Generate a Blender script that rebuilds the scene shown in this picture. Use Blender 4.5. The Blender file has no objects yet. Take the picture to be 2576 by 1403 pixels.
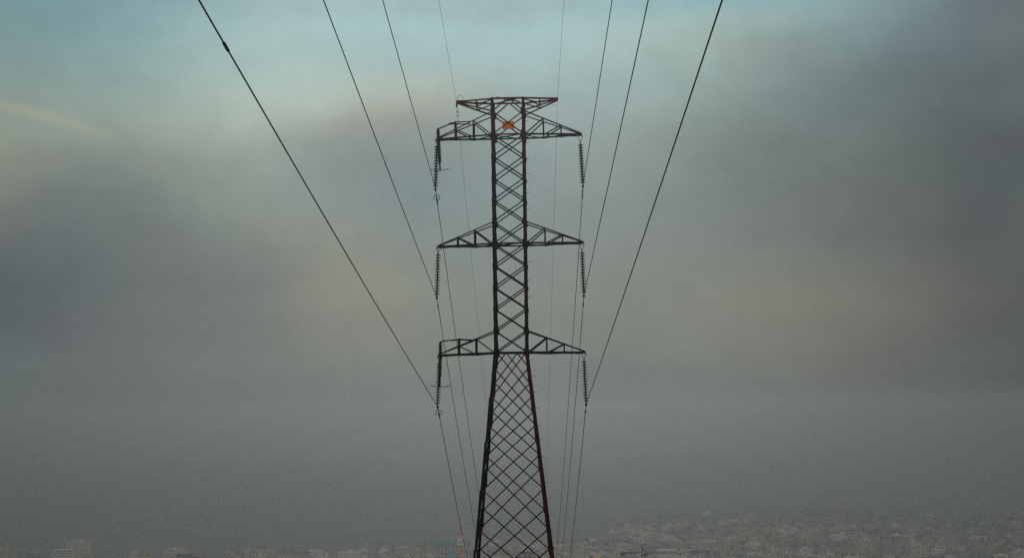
import bpy, bmesh, math, random
from mathutils import Vector, Matrix, Quaternion
R = math.radians
sc = bpy.context.scene
C = sc.collection
rnd = random.Random(7)

# ------------------------------------------------------------------ camera
F, CX, CY, HOR = 4400.0, 1288.0, 701.5, 1040.0        # focal length / centre / horizon in photo pixels (2576 wide)
PITCH = math.atan((HOR - CY) / F); ROLL = R(0.80)
cam_d = bpy.data.cameras.new('camera'); cam = bpy.data.objects.new('camera', cam_d); C.objects.link(cam)
cam_d.sensor_width = 36; cam_d.lens = 36 * F / 2576.0
cam_d.clip_start = 0.1; cam_d.clip_end = 20000
CM = Matrix.Rotation(R(90) + PITCH, 3, 'X') @ Matrix.Rotation(-ROLL, 3, 'Z')
cam.matrix_world = CM.to_4x4()
sc.camera = cam

def at(px, py, Y):
    """the point at world distance Y seen at photo pixel px,py"""
    d = CM @ Vector(((px - CX) / F, (CY - py) / F, -1.0))
    return d * (Y / d.y)

# ------------------------------------------------------------------ helpers
def tag(o, label=None, cat=None, group=None, kind=None):
    if label: o['label'] = label
    if cat: o['category'] = cat
    if group: o['group'] = group
    if kind: o['kind'] = kind
    return o

def empty(name, loc=(0, 0, 0), rz=0.0):
    o = bpy.data.objects.new(name, None); C.objects.link(o)
    o.location = loc; o.rotation_euler = (0, 0, rz); o.empty_display_size = 0.2
    return o

class MB:
    def __init__(s): s.v = []; s.f = []; s.m = []; s.smooth = []
    def add(s, vs, fs, mi=0, sm=False):
        b = len(s.v); s.v += [tuple(v) for v in vs]
        s.f += [tuple(i + b for i in f) for f in fs]; s.m += [mi] * len(fs); s.smooth += [sm] * len(fs)
    def box(s, x0, x1, y0, y1, z0, z1, mi=0):
        vs = [(x, y, z) for z in (z0, z1) for y in (y0, y1) for x in (x0, x1)]
        s.add(vs, [(0, 2, 3, 1), (4, 5, 7, 6), (0, 1, 5, 4), (2, 6, 7, 3), (0, 4, 6, 2), (1, 3, 7, 5)], mi)
    def frame(s, p, q, up=None):
        p = Vector(p); q = Vector(q); d = (q - p).normalized()
        up = Vector(up) if up is not None else Vector((0, 0, 1))
        if abs(d.dot(up)) > 0.95: up = Vector((0, 1, 0))
        a = d.cross(up).normalized(); b = a.cross(d).normalized()
        return p, q, a, b
    def angle(s, p, q, w, t=None, up=None, flip=1, mi=0):
        """rolled-steel L section from p to q, leg width w"""
        t = t or max(0.008, w * 0.13)
        p, q, a, b = s.frame(p, q, up); a = a * flip
        pr = [(-w/2, -w/2), (w/2, -w/2), (w/2, -w/2 + t), (-w/2 + t, -w/2 + t), (-w/2 + t, w/2), (-w/2, w/2)]
        vs = [p + a * u + b * v for u, v in pr] + [q + a * u + b * v for u, v in pr]
        fs = [(i, (i + 1) % 6, 6 + (i + 1) % 6, 6 + i) for i in range(6)]
        fs += [(3, 2, 1, 0), (5, 4, 3, 0), (6, 7, 8, 9), (6, 9, 10, 11)]
        s.add(vs, fs, mi)
    def bar(s, p, q, w, h=None, up=None, mi=0):
        h = h or w
        p, q, a, b = s.frame(p, q, up)
        vs = [c + a * (w/2 * i) + b * (h/2 * j) for c in (p, q) for j in (-1, 1) for i in (-1, 1)]
        s.add(vs, [(0, 2, 3, 1), (4, 5, 7, 6), (0, 1, 5, 4), (2, 6, 7, 3), (0, 4, 6, 2), (1, 3, 7, 5)], mi)
    def tube(s, pts, r, n=8, mi=0, cap=True):
        pts = [Vector(p) for p in pts]
        rs = r if isinstance(r, (list, tuple)) else [r] * len(pts)
        b0 = len(s.v); prev = None
        for i, p in enumerate(pts):
            d = (pts[min(i + 1, len(pts) - 1)] - pts[max(i - 1, 0)]).normalized()
            if prev is None:
                u = Vector((0, 0, 1)) if abs(d.z) < 0.9 else Vector((1, 0, 0))
                a = d.cross(u).normalized()
            else:
                a = (prev - d * prev.dot(d)).normalized()
            prev = a; b = d.cross(a)
            for k in range(n):
                t = 2 * math.pi * k / n
                s.v.append(tuple(p + (a * math.cos(t) + b * math.sin(t)) * rs[i]))
        for i in range(len(pts) - 1):
            for k in range(n):
                k2 = (k + 1) % n
                s.f.append((b0 + i*n + k, b0 + i*n + k2, b0 + (i+1)*n + k2, b0 + (i+1)*n + k)); s.m.append(mi); s.smooth.append(True)
        if cap:
            s.f.append(tuple(b0 + k for k in range(n))[::-1]); s.m.append(mi); s.smooth.append(False)
            s.f.append(tuple(b0 + (len(pts)-1)*n + k for k in range(n))); s.m.append(mi); s.smooth.append(False)
    def lathe(s, prof, n=16, c=(0, 0, 0), mi=0):
        """profile of (radius, z) turned round the z axis"""
        b0 = len(s.v)
        for r, z in prof:
            for k in range(n):
                t = 2 * math.pi * k / n
                s.v.append((c[0] + r * math.cos(t), c[1] + r * math.sin(t), c[2] + z))
        for i in range(len(prof) - 1):
            for k in range(n):
                k2 = (k + 1) % n
                s.f.append((b0 + i*n + k, b0 + i*n + k2, b0 + (i+1)*n + k2, b0 + (i+1)*n + k)); s.m.append(mi); s.smooth.append(True)
    def mesh(s, name, mats):
        me = bpy.data.meshes.new(name)
        me.from_pydata(s.v, [], s.f)
        for m in (mats if isinstance(mats, (list, tuple)) else [mats]): me.materials.append(m)
        me.polygons.foreach_set('material_index', s.m)
        me.polygons.foreach_set('use_smooth', s.smooth)
        me.update(); return me
    def build(s, name, mats, parent=None):
        o = bpy.data.objects.new(name, s.mesh(name, mats)); C.objects.link(o)
        if parent is not None: o.parent = parent
        return o

def link(name, me, parent=None, loc=None, rot=None):
    o = bpy.data.objects.new(name, me); C.objects.link(o)
    if parent is not None: o.parent = parent
    if loc is not None: o.location = loc
    if rot is not None: o.rotation_euler = rot
    return o

def copy_tree(o, parent=None):
    c = o.copy(); C.objects.link(c)
    if parent is not None: c.parent = parent
    for ch in list(o.children): copy_tree(ch, c)
    return c

def mat(name, col, rough=0.7, metal=0.0, var=0.25, scale=3.0, second=None, spec=0.3, bump=0.0):
    m = bpy.data.materials.new(name); m.use_nodes = True
    nt = m.node_tree; b = nt.nodes['Principled BSDF']
    b.inputs['Roughness'].default_value = rough; b.inputs['Metallic'].default_value = metal
    b.inputs['Specular IOR Level'].default_value = spec
    tc = nt.nodes.new('ShaderNodeTexCoord'); nz = nt.nodes.new('ShaderNodeTexNoise')
    nz.inputs['Scale'].default_value = scale; nz.inputs['Detail'].default_value = 5
    nt.links.new(tc.outputs['Object'], nz.inputs['Vector'])
    cr = nt.nodes.new('ShaderNodeValToRGB')
    cr.color_ramp.elements[0].position = 0.35; cr.color_ramp.elements[1].position = 0.65
    c2 = second or tuple(c * (1 - var) for c in col)
    c1 = col if second else tuple(min(1, c * (1 + var)) for c in col)
    cr.color_ramp.elements[0].color = (*c2, 1); cr.color_ramp.elements[1].color = (*c1, 1)
    nt.links.new(nz.outputs['Fac'], cr.inputs['Fac']); nt.links.new(cr.outputs['Color'], b.inputs['Base Color'])
    if bump:
        bp = nt.nodes.new('ShaderNodeBump'); bp.inputs['Strength'].default_value = bump
        nt.links.new(nz.outputs['Fac'], bp.inputs['Height']); nt.links.new(bp.outputs['Normal'], b.inputs['Normal'])
    return m

M = {
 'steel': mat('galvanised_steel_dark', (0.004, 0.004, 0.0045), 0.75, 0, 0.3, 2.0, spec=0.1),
 'red': mat('red_oxide_paint', (0.13, 0.004, 0.003), 0.8, 0, 0.3, 1.5, second=(0.055, 0.0018, 0.0015), spec=0.1),
 'darkred': mat('old_red_primer', (0.042, 0.0022, 0.002), 0.85, 0, 0.3, 1.2, second=(0.016, 0.0014, 0.0014), spec=0.1),
 'orange': mat('orange_sign_paint', (0.95, 0.20, 0.0), 0.5, 0, 0.12, 9.0),
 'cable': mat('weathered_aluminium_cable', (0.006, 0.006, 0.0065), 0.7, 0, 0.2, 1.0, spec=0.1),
 'glass': mat('dark_green_toughened_glass', (0.010, 0.022, 0.016), 0.35, 0, 0.3, 8.0, spec=0.4),
 'porcelain': mat('brown_glazed_porcelain', (0.035, 0.012, 0.006), 0.4, 0, 0.3, 8.0, spec=0.4),
 'rubber': mat('dark_silicone_rubber', (0.010, 0.010, 0.011), 0.7, 0, 0.2, 8.0, spec=0.1),
 'ground': mat('hillside_scrub', (0.25, 0.25, 0.22), 0.95, 0, 0.3, 0.02, second=(0.16, 0.175, 0.15), bump=0.3),
 'leaf': mat('dusty_tree_leaves', (0.115, 0.135, 0.11), 0.9, 0, 0.3, 0.05, second=(0.085, 0.105, 0.09)),
 'pane': mat('dark_window_glass', (0.05, 0.06, 0.07), 0.2, 0, 0.2, 1.0),
 'cream': mat('cream_plaster', (0.56, 0.53, 0.46), 0.9, 0, 0.08, 0.2),
 'white': mat('white_plaster', (0.74, 0.73, 0.68), 0.9, 0, 0.06, 0.2),
 'tan': mat('tan_brick', (0.42, 0.36, 0.29), 0.9, 0, 0.12, 0.3),
 'grey': mat('bare_concrete', (0.36, 0.36, 0.34), 0.9, 0, 0.12, 0.2),
 'pink': mat('faded_rose_plaster', (0.44, 0.34, 0.32), 0.9, 0, 0.1, 0.2),
 'ochre': mat('ochre_plaster', (0.80, 0.55, 0.12), 0.9, 0, 0.1, 0.2),
 'brown': mat('brown_cladding', (0.10, 0.055, 0.035), 0.9, 0, 0.1, 0.2),
 'dark': mat('dark_metal_roofing', (0.035, 0.035, 0.055), 0.8, 0, 0.15, 0.2),
 'slab': mat('grey_roof_slab', (0.40, 0.39, 0.36), 0.9, 0, 0.15, 0.1),
 'net': mat('cyan_construction_netting', (0.14, 0.36, 0.40), 0.8, 0, 0.15, 0.4),
 'mastred': mat('aviation_orange_red_paint', (0.62, 0.16, 0.06), 0.7, 0, 0.1, 0.2),
 'mastwhite': mat('aviation_white_paint', (0.80, 0.78, 0.74), 0.7, 0, 0.05, 0.2),
 'crane': mat('dark_crane_steel', (0.012, 0.016, 0.018), 0.8, 0, 0.15, 0.4),
 'yellow': mat('pale_yellow_tower_plaster', (0.85, 0.72, 0.34), 0.9, 0, 0.06, 0.2),
}

# ------------------------------------------------------------------ terrain
PROF = [(-130, 15.0), (-100, 13.0), (-10, -0.4), (0, -1.7), (12, -5.0), (88.5, -22.0), (600, -85.4), (1200, -150), (1600, -178), (2100, -199), (2400, -202), (9000, -202)]
def ground_z(x, y):
    for (a, za), (b, zb) in zip(PROF, PROF[1:]):
        if y <= b:
            t = max(0, (y - a) / (b - a)); z = za + (zb - za) * t; break
    else: z = PROF[-1][1]
    if y > 1700:
        z += 20 * math.exp(-((x - 520) / 420) ** 2 - ((y - 3150) / 560) ** 2)
        z += 2.5 * math.sin(x * 0.011 + 1.3) * math.sin(y * 0.008)
    if 30 < y < 1500: z += min(1, (y - 30) / 200) * 1.2 * math.sin(x * 0.05) * math.sin(y * 0.031)
    return z

g = MB()
ys = [-110, -80, -50, -30, -18, -10, -5, 0, 5, 12, 20, 35, 55, 75, 88.5] + [88.5 + 28.4 * i for i in range(1, 19)] + [600 + 50 * i for i in range(1, 31)] + [2100 + 70 * i for i in range(1, 42)] + [5200, 5900, 6900, 8300]
ys = sorted(set(ys))
xs = [-3900, -3000, -2300, -1700] + [-1400 + 70 * i for i in range(41)] + [1700, 2300, 3000, 3900]
xs = sorted(set(xs + [-18, -9, -4, 4, 9, 18, 35, -35]))
for y in ys:
    for x in xs: g.v.append((x, y, ground_z(x, y)))
n = len(xs)
for j in range(len(ys) - 1):
    for i in range(n - 1):
        g.f.append((j*n + i, j*n + i + 1, (j+1)*n + i + 1, (j+1)*n + i)); g.m.append(0); g.smooth.append(True)
tag(g.build('ground', M['ground']), 'dusty hillside falling away to the wide hazy valley floor', 'ground', kind='structure')

# ------------------------------------------------------------------ pylon
YT = 88.5
def zt(py, Y=YT):                        # height on the tower axis for a photo row
    dx = (HOR - 170 - py) * math.tan(ROLL)
    return at(1287 - dx, py, Y).z
AX = at(1287, 870, YT).x
YAW = R(-2.2)
W0 = 0.775
Z_TOP, Z_PK, Z_A, Z_B, Z_C = zt(254), zt(285), zt(343.5), zt(615), zt(887)
BASE = ground_z(AX, YT)
SL = (1.89 - W0) / (Z_C - zt(1403))
def hw(z):                                # half width of the body at height z
    return W0 if z >= Z_C else W0 + (Z_C - z) * SL
# lattice levels of the tapering body: levels used by the near face and by the far face
ROWS = [887, 925, 963.6, 997, 1036, 1070, 1108, 1144.5, 1179.5, 1230, 1281, 1331, 1380.6, 1432, 1486, 1542, 1600, 1660, 1722, 1786, 1852, 1920, 1990, 2062]
def lev(i, face):                        # face -1 near, +1 far
    if i <= 0: return Z_C
    py = ROWS[i] if i < len(ROWS) else ROWS[-1] + 74 * (i - len(ROWS) + 1)
    py += (0.8 if face < 0 else -0.8)
    z = zt(py)
    for _ in range(3): z = zt(py, YT + face * hw(z))
    return max(z, BASE + 0.35)

def make_pylon():
    T = empty('lattice_pylon', (AX, YT, 0), YAW)
    st, rd = M['steel'], M['red']
    # --- legs: rolled angle segments, each one lapped over the one below
    for sx in (-1, 1):
        for sy in (-1, 1):
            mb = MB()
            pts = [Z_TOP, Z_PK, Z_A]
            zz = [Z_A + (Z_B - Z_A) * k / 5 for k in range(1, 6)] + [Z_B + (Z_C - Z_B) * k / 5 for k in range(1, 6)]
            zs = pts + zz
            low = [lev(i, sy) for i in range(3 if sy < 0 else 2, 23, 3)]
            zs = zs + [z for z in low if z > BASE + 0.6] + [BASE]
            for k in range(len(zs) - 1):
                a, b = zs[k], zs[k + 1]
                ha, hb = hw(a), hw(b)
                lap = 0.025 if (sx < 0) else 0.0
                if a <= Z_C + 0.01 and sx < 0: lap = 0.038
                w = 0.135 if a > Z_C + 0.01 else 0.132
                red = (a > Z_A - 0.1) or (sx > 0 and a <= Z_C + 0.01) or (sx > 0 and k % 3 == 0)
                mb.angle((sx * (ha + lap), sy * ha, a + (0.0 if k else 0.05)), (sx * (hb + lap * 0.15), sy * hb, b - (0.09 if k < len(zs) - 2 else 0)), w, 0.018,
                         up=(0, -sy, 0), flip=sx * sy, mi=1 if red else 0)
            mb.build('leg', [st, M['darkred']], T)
    # concrete feet
    for sx in (-1, 1):
        for sy in (-1, 1):
            mb = MB(); h = hw(BASE)
            mb.box(sx*h - 0.45, sx*h + 0.45, sy*h - 0.45, sy*h + 0.45, BASE - 1.2, BASE + 0.3)
            mb.build('foundation_block', M['grey'], T)
    # --- X bracing of the straight cage on all four faces
    levels = [Z_PK, Z_A] + [Z_A + (Z_B - Z_A) * k / 5 for k in range(1, 6)] + [Z_B + (Z_C - Z_B) * k / 5 for k in range(1, 6)]
    def facept(face, s, z, h=None, inset=0.0):
        h = (hw(z) if h is None else h) ; o = h + inset
        return {'n': (s*h, -o, z), 'f': (-s*h, o, z), 'e': (o, s*h, z), 'w': (-o, -s*h, z)}[face]
    nrm = {'n': (0, 1, 0), 'f': (0, 1, 0), 'e': (1, 0, 0), 'w': (1, 0, 0)}
    for k in range(len(levels) - 1):
        a, b = levels[k], levels[k + 1]
        for face in 'nfew':
            mb = MB()
            red = k == 0 and face == 'f'
            mb.angle(facept(face, -0.95, a - 0.05), facept(face, 0.95, b + 0.05), 0.060, up=nrm[face], mi=0)
            mb.angle(facept(face, 0.95, a - 0.05, inset=-0.06), facept(face, -0.95, b + 0.05, inset=-0.06), 0.060, up=nrm[face], mi=1 if (red or k == 0) else 0)
            mb.build('cross_brace', [st, rd], T)
    # head: top frame with bars rising to its middle
    for face in 'nfew':
        mb = MB()
        mb.angle(facept(face, -1, Z_TOP), facept(face, 1, Z_TOP), 0.09, up=nrm[face], mi=1)
        mb.build('head_rail', [st, rd], T)
        if face in 'nf':
            mb = MB()
            for s in (-1, 1):
                mb.angle(facept(face, s * 0.95, Z_PK + 0.02), facept(face, s * 0.08, Z_TOP - 0.03), 0.060, up=nrm[face], mi=1)
            mb.build('head_brace', [st, rd], T)
    mb = MB()
    mb.bar((-0.55, -W0 + .1, Z_TOP + 0.07), (0.55, W0 - .1, Z_TOP + 0.07), 0.09, 0.05)
    mb.bar((0.55, -W0 + .1, Z_TOP + 0.015), (-0.55, W0 - .1, Z_TOP + 0.015), 0.09, 0.05)
    mb.build('head_plan_brace', st, T)
    # horizontal frames at the arm levels
    for z, rdm in ((Z_A, 1), (Z_B, 0), (Z_C, 0)):
        for face in 'nfew':
            mb = MB(); mb.angle(facept(face, -1, z), facept(face, 1, z), 0.075, up=nrm[face], mi=rdm if face == 'n' else 0)
            mb.build('arm_level_rail', [st, rd], T)
        mb = MB()
        mb.angle((-W0, -W0, z - 0.04), (W0, W0, z - 0.04), 0.05); mb.angle((W0, -W0, z + 0.02), (-W0, W0, z + 0.02), 0.05)
        mb.build('plan_brace', st, T)
    # gusset plates where legs and braces meet
    for z, hgt in [(Z_PK, 0.34), (Z_A, 0.42)] + [(l, 0.22) for l in levels[2:6]] + [(Z_B + 0.02, 0.36)] + [(l, 0.22) for l in levels[7:10]] + [(levels[10], 0.32), (levels[5], 0.30), (Z_C, 0.36)]:
        for sx in (-1, 1):
            for sy in (-1, 1):
                mb = MB()
                x0 = sx * (W0 + 0.10); x1 = sx * (W0 - (0.13 if hgt > 0.25 else 0.10))
                mb.box(min(x0, x1), max(x0, x1), sy * (W0 + 0.03) - 0.006, sy * (W0 + 0.03) + 0.006, z - hgt / 2, z + hgt / 2)
                mb.build('gusset_plate', st, T)
    # --- tapering body: staggered double lattice on every face
    cnt = 0
    for face, fs in (('n', -1), ('f', 1), ('w', -1), ('e', 1)):
        par = 1 if fs < 0 else 0
        for i in range(-2, 20):
            mb = MB(); used = False
            # falling bar: left leg level i -> right leg level i+3 (near face odd i, far face even i)
            for direction in (1, -1):
                ii = i
                want = par if direction == 1 else 1 - par
                if ii % 2 != want: continue
                z0 = lev(ii, fs); z1 = lev(ii + 3, fs)
                if z1 <= BASE + 0.4 or z0 - z1 < 0.15: continue
                s0, s1 = -direction * 0.97, direction * 0.97
                if face == 'f': s0, s1 = -s0, -s1
                if ii < 0:
                    frac = -ii / 3.0
                    s0 = s0 + (s1 - s0) * frac
                ins = -0.01 if direction == 1 else -0.07
                red = face == 'n' and direction == 1 or (face == 'n' and ii == 0)
                mb.angle(facept(face, s0, z0, inset=ins), facept(face, s1, z1, inset=ins), 0.060, up=nrm[face], mi=1 if red else 0); used = True
            if used: mb.build('lattice_bar', [st, rd], T); cnt += 1
    # --- crossarms
    def arm(side, zt_, zb_, xtip, ztip, xv, name, red=False, peak=False):
        A = empty(name); A.parent = T
        mi = 1 if red else 0
        tip = 0.11
        def bot(x, sy):
            t = (abs(x) - W0) / (xtip - W0); return Vector((side * abs(x), sy * (W0 + (tip - W0) * t), zb_ + (ztip - zb_) * t))
        def top(x, sy):
            t = (abs(x) - W0) / (xtip - W0); return Vector((side * abs(x), sy * (W0 + (tip - W0) * t), zt_ + (ztip + (0.05 if not peak else -0.05) - zt_) * t))
        for sy in (-1, 1):
            mb = MB(); mb.angle(bot(W0 - .05, sy), bot(xtip, sy), 0.085, up=(0, 0, 1), flip=sy, mi=mi if sy < 0 else 0); mb.build('lower_chord' if not peak else 'upper_chord', [M['steel'], M['red']], A)
            mb = MB(); mb.angle(top(W0 - .05, sy), top(xtip, sy), 0.058 if not peak else 0.075, up=(0, 0, 1), flip=sy, mi=mi); mb.build('upper_chord' if not peak else 'lower_chord', [M['steel'], M['red']], A)
            for x in xv:
                mb = MB(); mb.angle(bot(x, sy) , top(x, sy), 0.064, up=(0, 1, 0)); mb.build('post', [M['steel'], M['red']], A)
            xi = [W0] + list(xv)
            for a, b in zip(xi, xi[1:]):
                mb = MB()
                if peak: mb.angle(bot(a, sy), top(b, sy), 0.058, up=(0, 1, 0), mi=mi)
                else: mb.angle(bot(a + 0.08, sy), top(b, sy), 0.060, up=(0, 1, 0))
                mb.build('diagonal', [M['steel'], M['red']], A)
        # plan bracing between the two lower chords
        xi = [W0] + list(xv) + [xtip - 0.25]
        for k, (a, b) in enumerate(zip(xi, xi[1:])):
            mb = MB(); s = 1 if k % 2 else -1
            dz = Vector((0, 0, -0.05))
            mb.angle(bot(a, s) + dz, bot(b, -s) + dz, 0.05); mb.bar(bot(b, -1) + dz, bot(b, 1) + dz, 0.05, 0.06)
            mb.build('plan_brace', [M['steel']], A)
        mb = MB()
        x0, x1 = side * (xtip - 0.30), side * (xtip + 0.05)
        mb.box(min(x0, x1), max(x0, x1), -0.16, 0.16, ztip - 0.055, ztip + 0.055)
        if not peak:
            for s in (-1, 1):
                hx = side * (xtip - 0.04) + s * 0.10
                mb.box(hx - 0.018, hx + 0.018, -0.05, 0.05, ztip - 0.16, ztip - 0.05)
        mb.build('tip_plate', M['steel'], A)
        return A
    inv = Matrix.Rotation(-YAW, 3, 'Z')
    def loc(px, py, Y=YT):                # tower coordinates of a photo point
        return inv @ (at(px, py, Y) - Vector((AX, YT, 0)))
    arm(-1, Z_PK, Z_A, -loc(1099, 347).x, loc(1099, 349).z - 0.02, (1.78, 2.72), 'crossarm')
    arm(1, Z_PK, Z_A, loc(1461.5, 343).x, loc(1461, 344).z + 0.09, (1.78, 2.68), 'crossarm')
    zj = Z_A + (Z_B - Z_A) * 4 / 5
    arm(-1, zj, Z_B, -loc(1102, 620).x, loc(1102, 620).z, (1.78, 2.66), 'crossarm')
    arm(1, zj, Z_B, loc(1466, 613).x, loc(1466, 613).z + 0.04, (1.78, 2.66), 'crossarm')
    zj = Z_B + (Z_C - Z_B) * 4 / 5
    arm(-1, zj, Z_C, -loc(1104, 893).x, loc(1104, 893).z + 0.0, (1.78, 2.66), 'crossarm')
    arm(1, zj, Z_C, loc(1471, 886).x, loc(1471, 886).z + 0.0, (1.78, 2.66), 'crossarm')
    arm(-1, Z_PK, Z_TOP, 2.60, loc(1154, 255.8).z, (1.60,), 'earth_wire_arm', True, True)
    arm(1, Z_PK, Z_TOP, 2.50, loc(1400, 250).z, (1.62,), 'earth_wire_arm', True, True)
    # orange number plate inside the head, on the far braces
    c = loc(1278.5, 315.3, YT + 0.5)
    mb = MB(); mb.box(c.x - 0.30, c.x + 0.30, c.y - 0.004, c.y + 0.004, c.z - 0.20, c.z + 0.20)
    for bx in (-0.26, 0.26):
        for bz in (-0.16, 0.16): mb.lathe([(0, 0.0), (0.014, 0), (0.014, 0.012), (0, 0.012)], 8, (0, 0, 0), 1)
    mb.v = mb.v[:8]; mb.f = mb.f[:6]; mb.m = mb.m[:6]; mb.smooth = mb.smooth[:6]
    tag(mb.build('number_plate', [M['orange']], T), 'plain orange square plate fixed inside the pylon head')
    # step bolts up the right near leg
    sb = MB(); sb.tube([(0, 0, 0), (0.17, 0, 0.0), (0.20, 0, 0.02), (0.205, 0, 0.055)], 0.011, 6)
    sbm = sb.mesh('step_bolt', M['steel'])
    rows = [266, 304.5, 360, 400, 438, 486, 526, 566, 606, 660, 706, 747, 790, 836, 907, 948, 987, 1027, 1071, 1108, 1149, 1174, 1214, 1254, 1295, 1335, 1378, 1420, 1462, 1506, 1550, 1596, 1644]
    for r in rows:
        z = zt(r, YT - 0.8 if r < 900 else YT - hw(zt(r))); h = hw(z)
        link('step_bolt', sbm, T, (h + 0.05, -h, z))
    # brackets that carry the two surge arresters
    for (tipx, tipy, midx, midy, inx, iny, cxp, cyp, n_) in ((1101.5, 324.5, 1146, 309.5, 1183, 309, 1147, 348, 0), (1108, 860, 1155, 853.5, 1190, 855.5, 1155, 892, 1)):
        B = MB()
        o = Vector((0, -0.24, 0))
        p0, p1, p2, p3 = loc(tipx, tipy), loc(midx, midy), loc(inx, iny), loc(cxp, cyp)
        k1 = loc(tipx + 8, tipy - 2.4)
        B.tube([p0 + Vector((0, 0.1, -0.02)), p0 + Vector((0.02, 0.08, 0.03)), k1 + Vector((0, 0.05, 0.01)), p1 + Vector((-0.25, 0, -0.02))], 0.035, 8)
        for s in (-1, 1):
            oo = Vector((0, 0.30 * s, 0))
            B.angle(p1 + oo * 0.4 + Vector((-0.35, 0, -0.04)), p1 + oo + Vector((0.14, 0, 0.02)), 0.06)
            B.angle(p1 + oo, p2 + oo * 1.3, 0.055)
            B.angle(p1 + oo * 1.0, p3 + oo * 1.0, 0.10, up=(0, 1, 0))
        B.bar(p1 - Vector((0, 0.3, 0)), p1 + Vector((0, 0.3, 0)), 0.06)
        B.build('arrester_bracket', M['steel'], T)
    # jumper loop on the left earth wire arm
    c = loc(1158, 256)
    J = MB()
    pts = [c + Vector((-0.19 + 0.40 * k / 12.0 , -0.05, 0.02 + 0.30 * math.sin(math.pi * (0.05 + 0.95 * k / 12.0)))) for k in range(13)]
    J.tube(pts, 0.009, 6); J.build('bonding_loop', M['cable'], T)
    J = MB(); p, q = loc(1386, 262), loc(1401, 265.5)
    J.tube([p, (p + q) / 2 + Vector((0, 0, -0.03)), q], 0.007, 6); J.build('bonding_lead', M['cable'], T)
    return T, loc

T1, loc1 = make_pylon()
tag(T1, 'tall dark lattice pylon with red head and orange plate, standing before the city', 'pylon')

# the next pylon of the line, far down the slope: only its head shows above the frame's lower edge
Y2 = 600.0
top2 = at(1327, 1387.5, Y2)
T2 = copy_tree(T1)
for ch in list(T2.children):
    if ch.name.startswith(('step_bolt', 'bonding', 'arrester')): bpy.data.objects.remove(ch)
D2 = Vector((top2.x - AX, Y2 - YT, top2.z - Z_TOP))
T2.location = (top2.x, Y2, D2.z)
tag(T2, 'far small pylon, only its head showing between the legs of the big one', 'pylon')

# ------------------------------------------------------------------ insulator strings
def disc_mesh(m):
    mb = MB()
    mb.lathe([(0.0, 0.075), (0.035, 0.075), (0.045, 0.06), (0.045, 0.022), (0.06, 0.012)], 16, mi=1)
    mb.lathe([(0.05, 0.022), (0.095, 0.012), (0.130, -0.010), (0.137, -0.022), (0.134, -0.034), (0.118, -0.038), (0.10, -0.022), (0.085, -0.042), (0.07, -0.018), (0.05, -0.038), (0.018, -0.025)], 20)
    mb.lathe([(0.018, -0.02), (0.018, -0.071), (0.0, -0.072)], 10, mi=1)
    return mb.mesh('disc', [m, M['steel']])
DISC = {'g': disc_mesh(M['glass']), 'b': disc_mesh(M['porcelain'])}
hm = MB()     # V shackle and links, hanging from the tip
for s in (-1, 1):
    hm.tube([(s * 0.10, 0, -0.02), (s * 0.095, 0, -0.10), (s * 0.05, 0, -0.19), (s * 0.012, 0, -0.24)], 0.015, 6)
hm.tube([(0, 0, -0.22), (0, 0, -0.31)], 0.026, 8); hm.tube([(0, 0, -0.30), (0, 0, -0.38)], 0.02, 8)
HANG = hm.mesh('hanger', M['steel'])
cm = MB()
cm.tube([(0, -0.20, 0.025), (0, -0.12, -0.03), (0, 0.0, -0.045), (0, 0.12, -0.05), (0, 0.22, -0.085)], [0.025, 0.045, 0.06, 0.045, 0.025], 8)
cm.box(-0.05, 0.05, -0.06, 0.06, -0.05, 0.04)
cm.tube([(0, 0, 0.12), (0, 0, 0.0)], 0.024, 8)
CLAMP = cm.mesh('suspension_clamp', M['steel'])

def string(p0, p1, kind, label):
    o = empty('insulator_string', p0)
    d = (p1 - p0); L = d.length
    o.rotation_mode = 'QUATERNION'; o.rotation_quaternion = Vector((0, 0, -1)).rotation_difference(d)
    tag(o, label, 'insulator string', 'insulator strings hanging from the crossarms')
    link('hanger', HANG, o)
    s = (L - 0.40 - 0.13) / 14.6
    for k in range(15): link('disc', DISC[kind], o, (0, 0, -0.43 - k * s))
    link('suspension_clamp', CLAMP, o, (0, 0, -L))
    return o
def P(px, py, Y=YT): return at(px, py, Y)
ydl = 0.13; 
SPEC = [  # hook pixel, clamp pixel, kind, side
 ((1099.5, 348.5), (1095.5, 475), 'b', -1, 'brown insulator string beside an arrester under the highest crossarm'),
 ((1102.6, 620), (1099, 748), 'b', -1, 'brown insulator string hanging alone from the left tip of the middle crossarm'),
 ((1105.2, 894), (1101, 1022), 'b', -1, 'insulator string under the lowest crossarm, with an arrester hanging beside it'),
 ((1459, 344), (1466.5, 467), 'g', 1, 'dark green insulator string hanging from the right tip of the highest crossarm'),
 ((1463.5, 615), (1468.8, 743), 'g', 1, 'dark green insulator string hanging from the right tip of the middle crossarm'),
 ((1468.3, 888), (1474.5, 1016), 'g', 1, 'dark green insulator string hanging from the right tip of the lowest crossarm')]
strings = []
for h, c, k, sd, lab in SPEC:
    Yh = YT - sd * 3.7 * math.sin(-YAW)
    p0, p1 = P(*h, Yh), P(*c, Yh)
    strings.append((string(p0, p1, k, lab), p1, sd))

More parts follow.
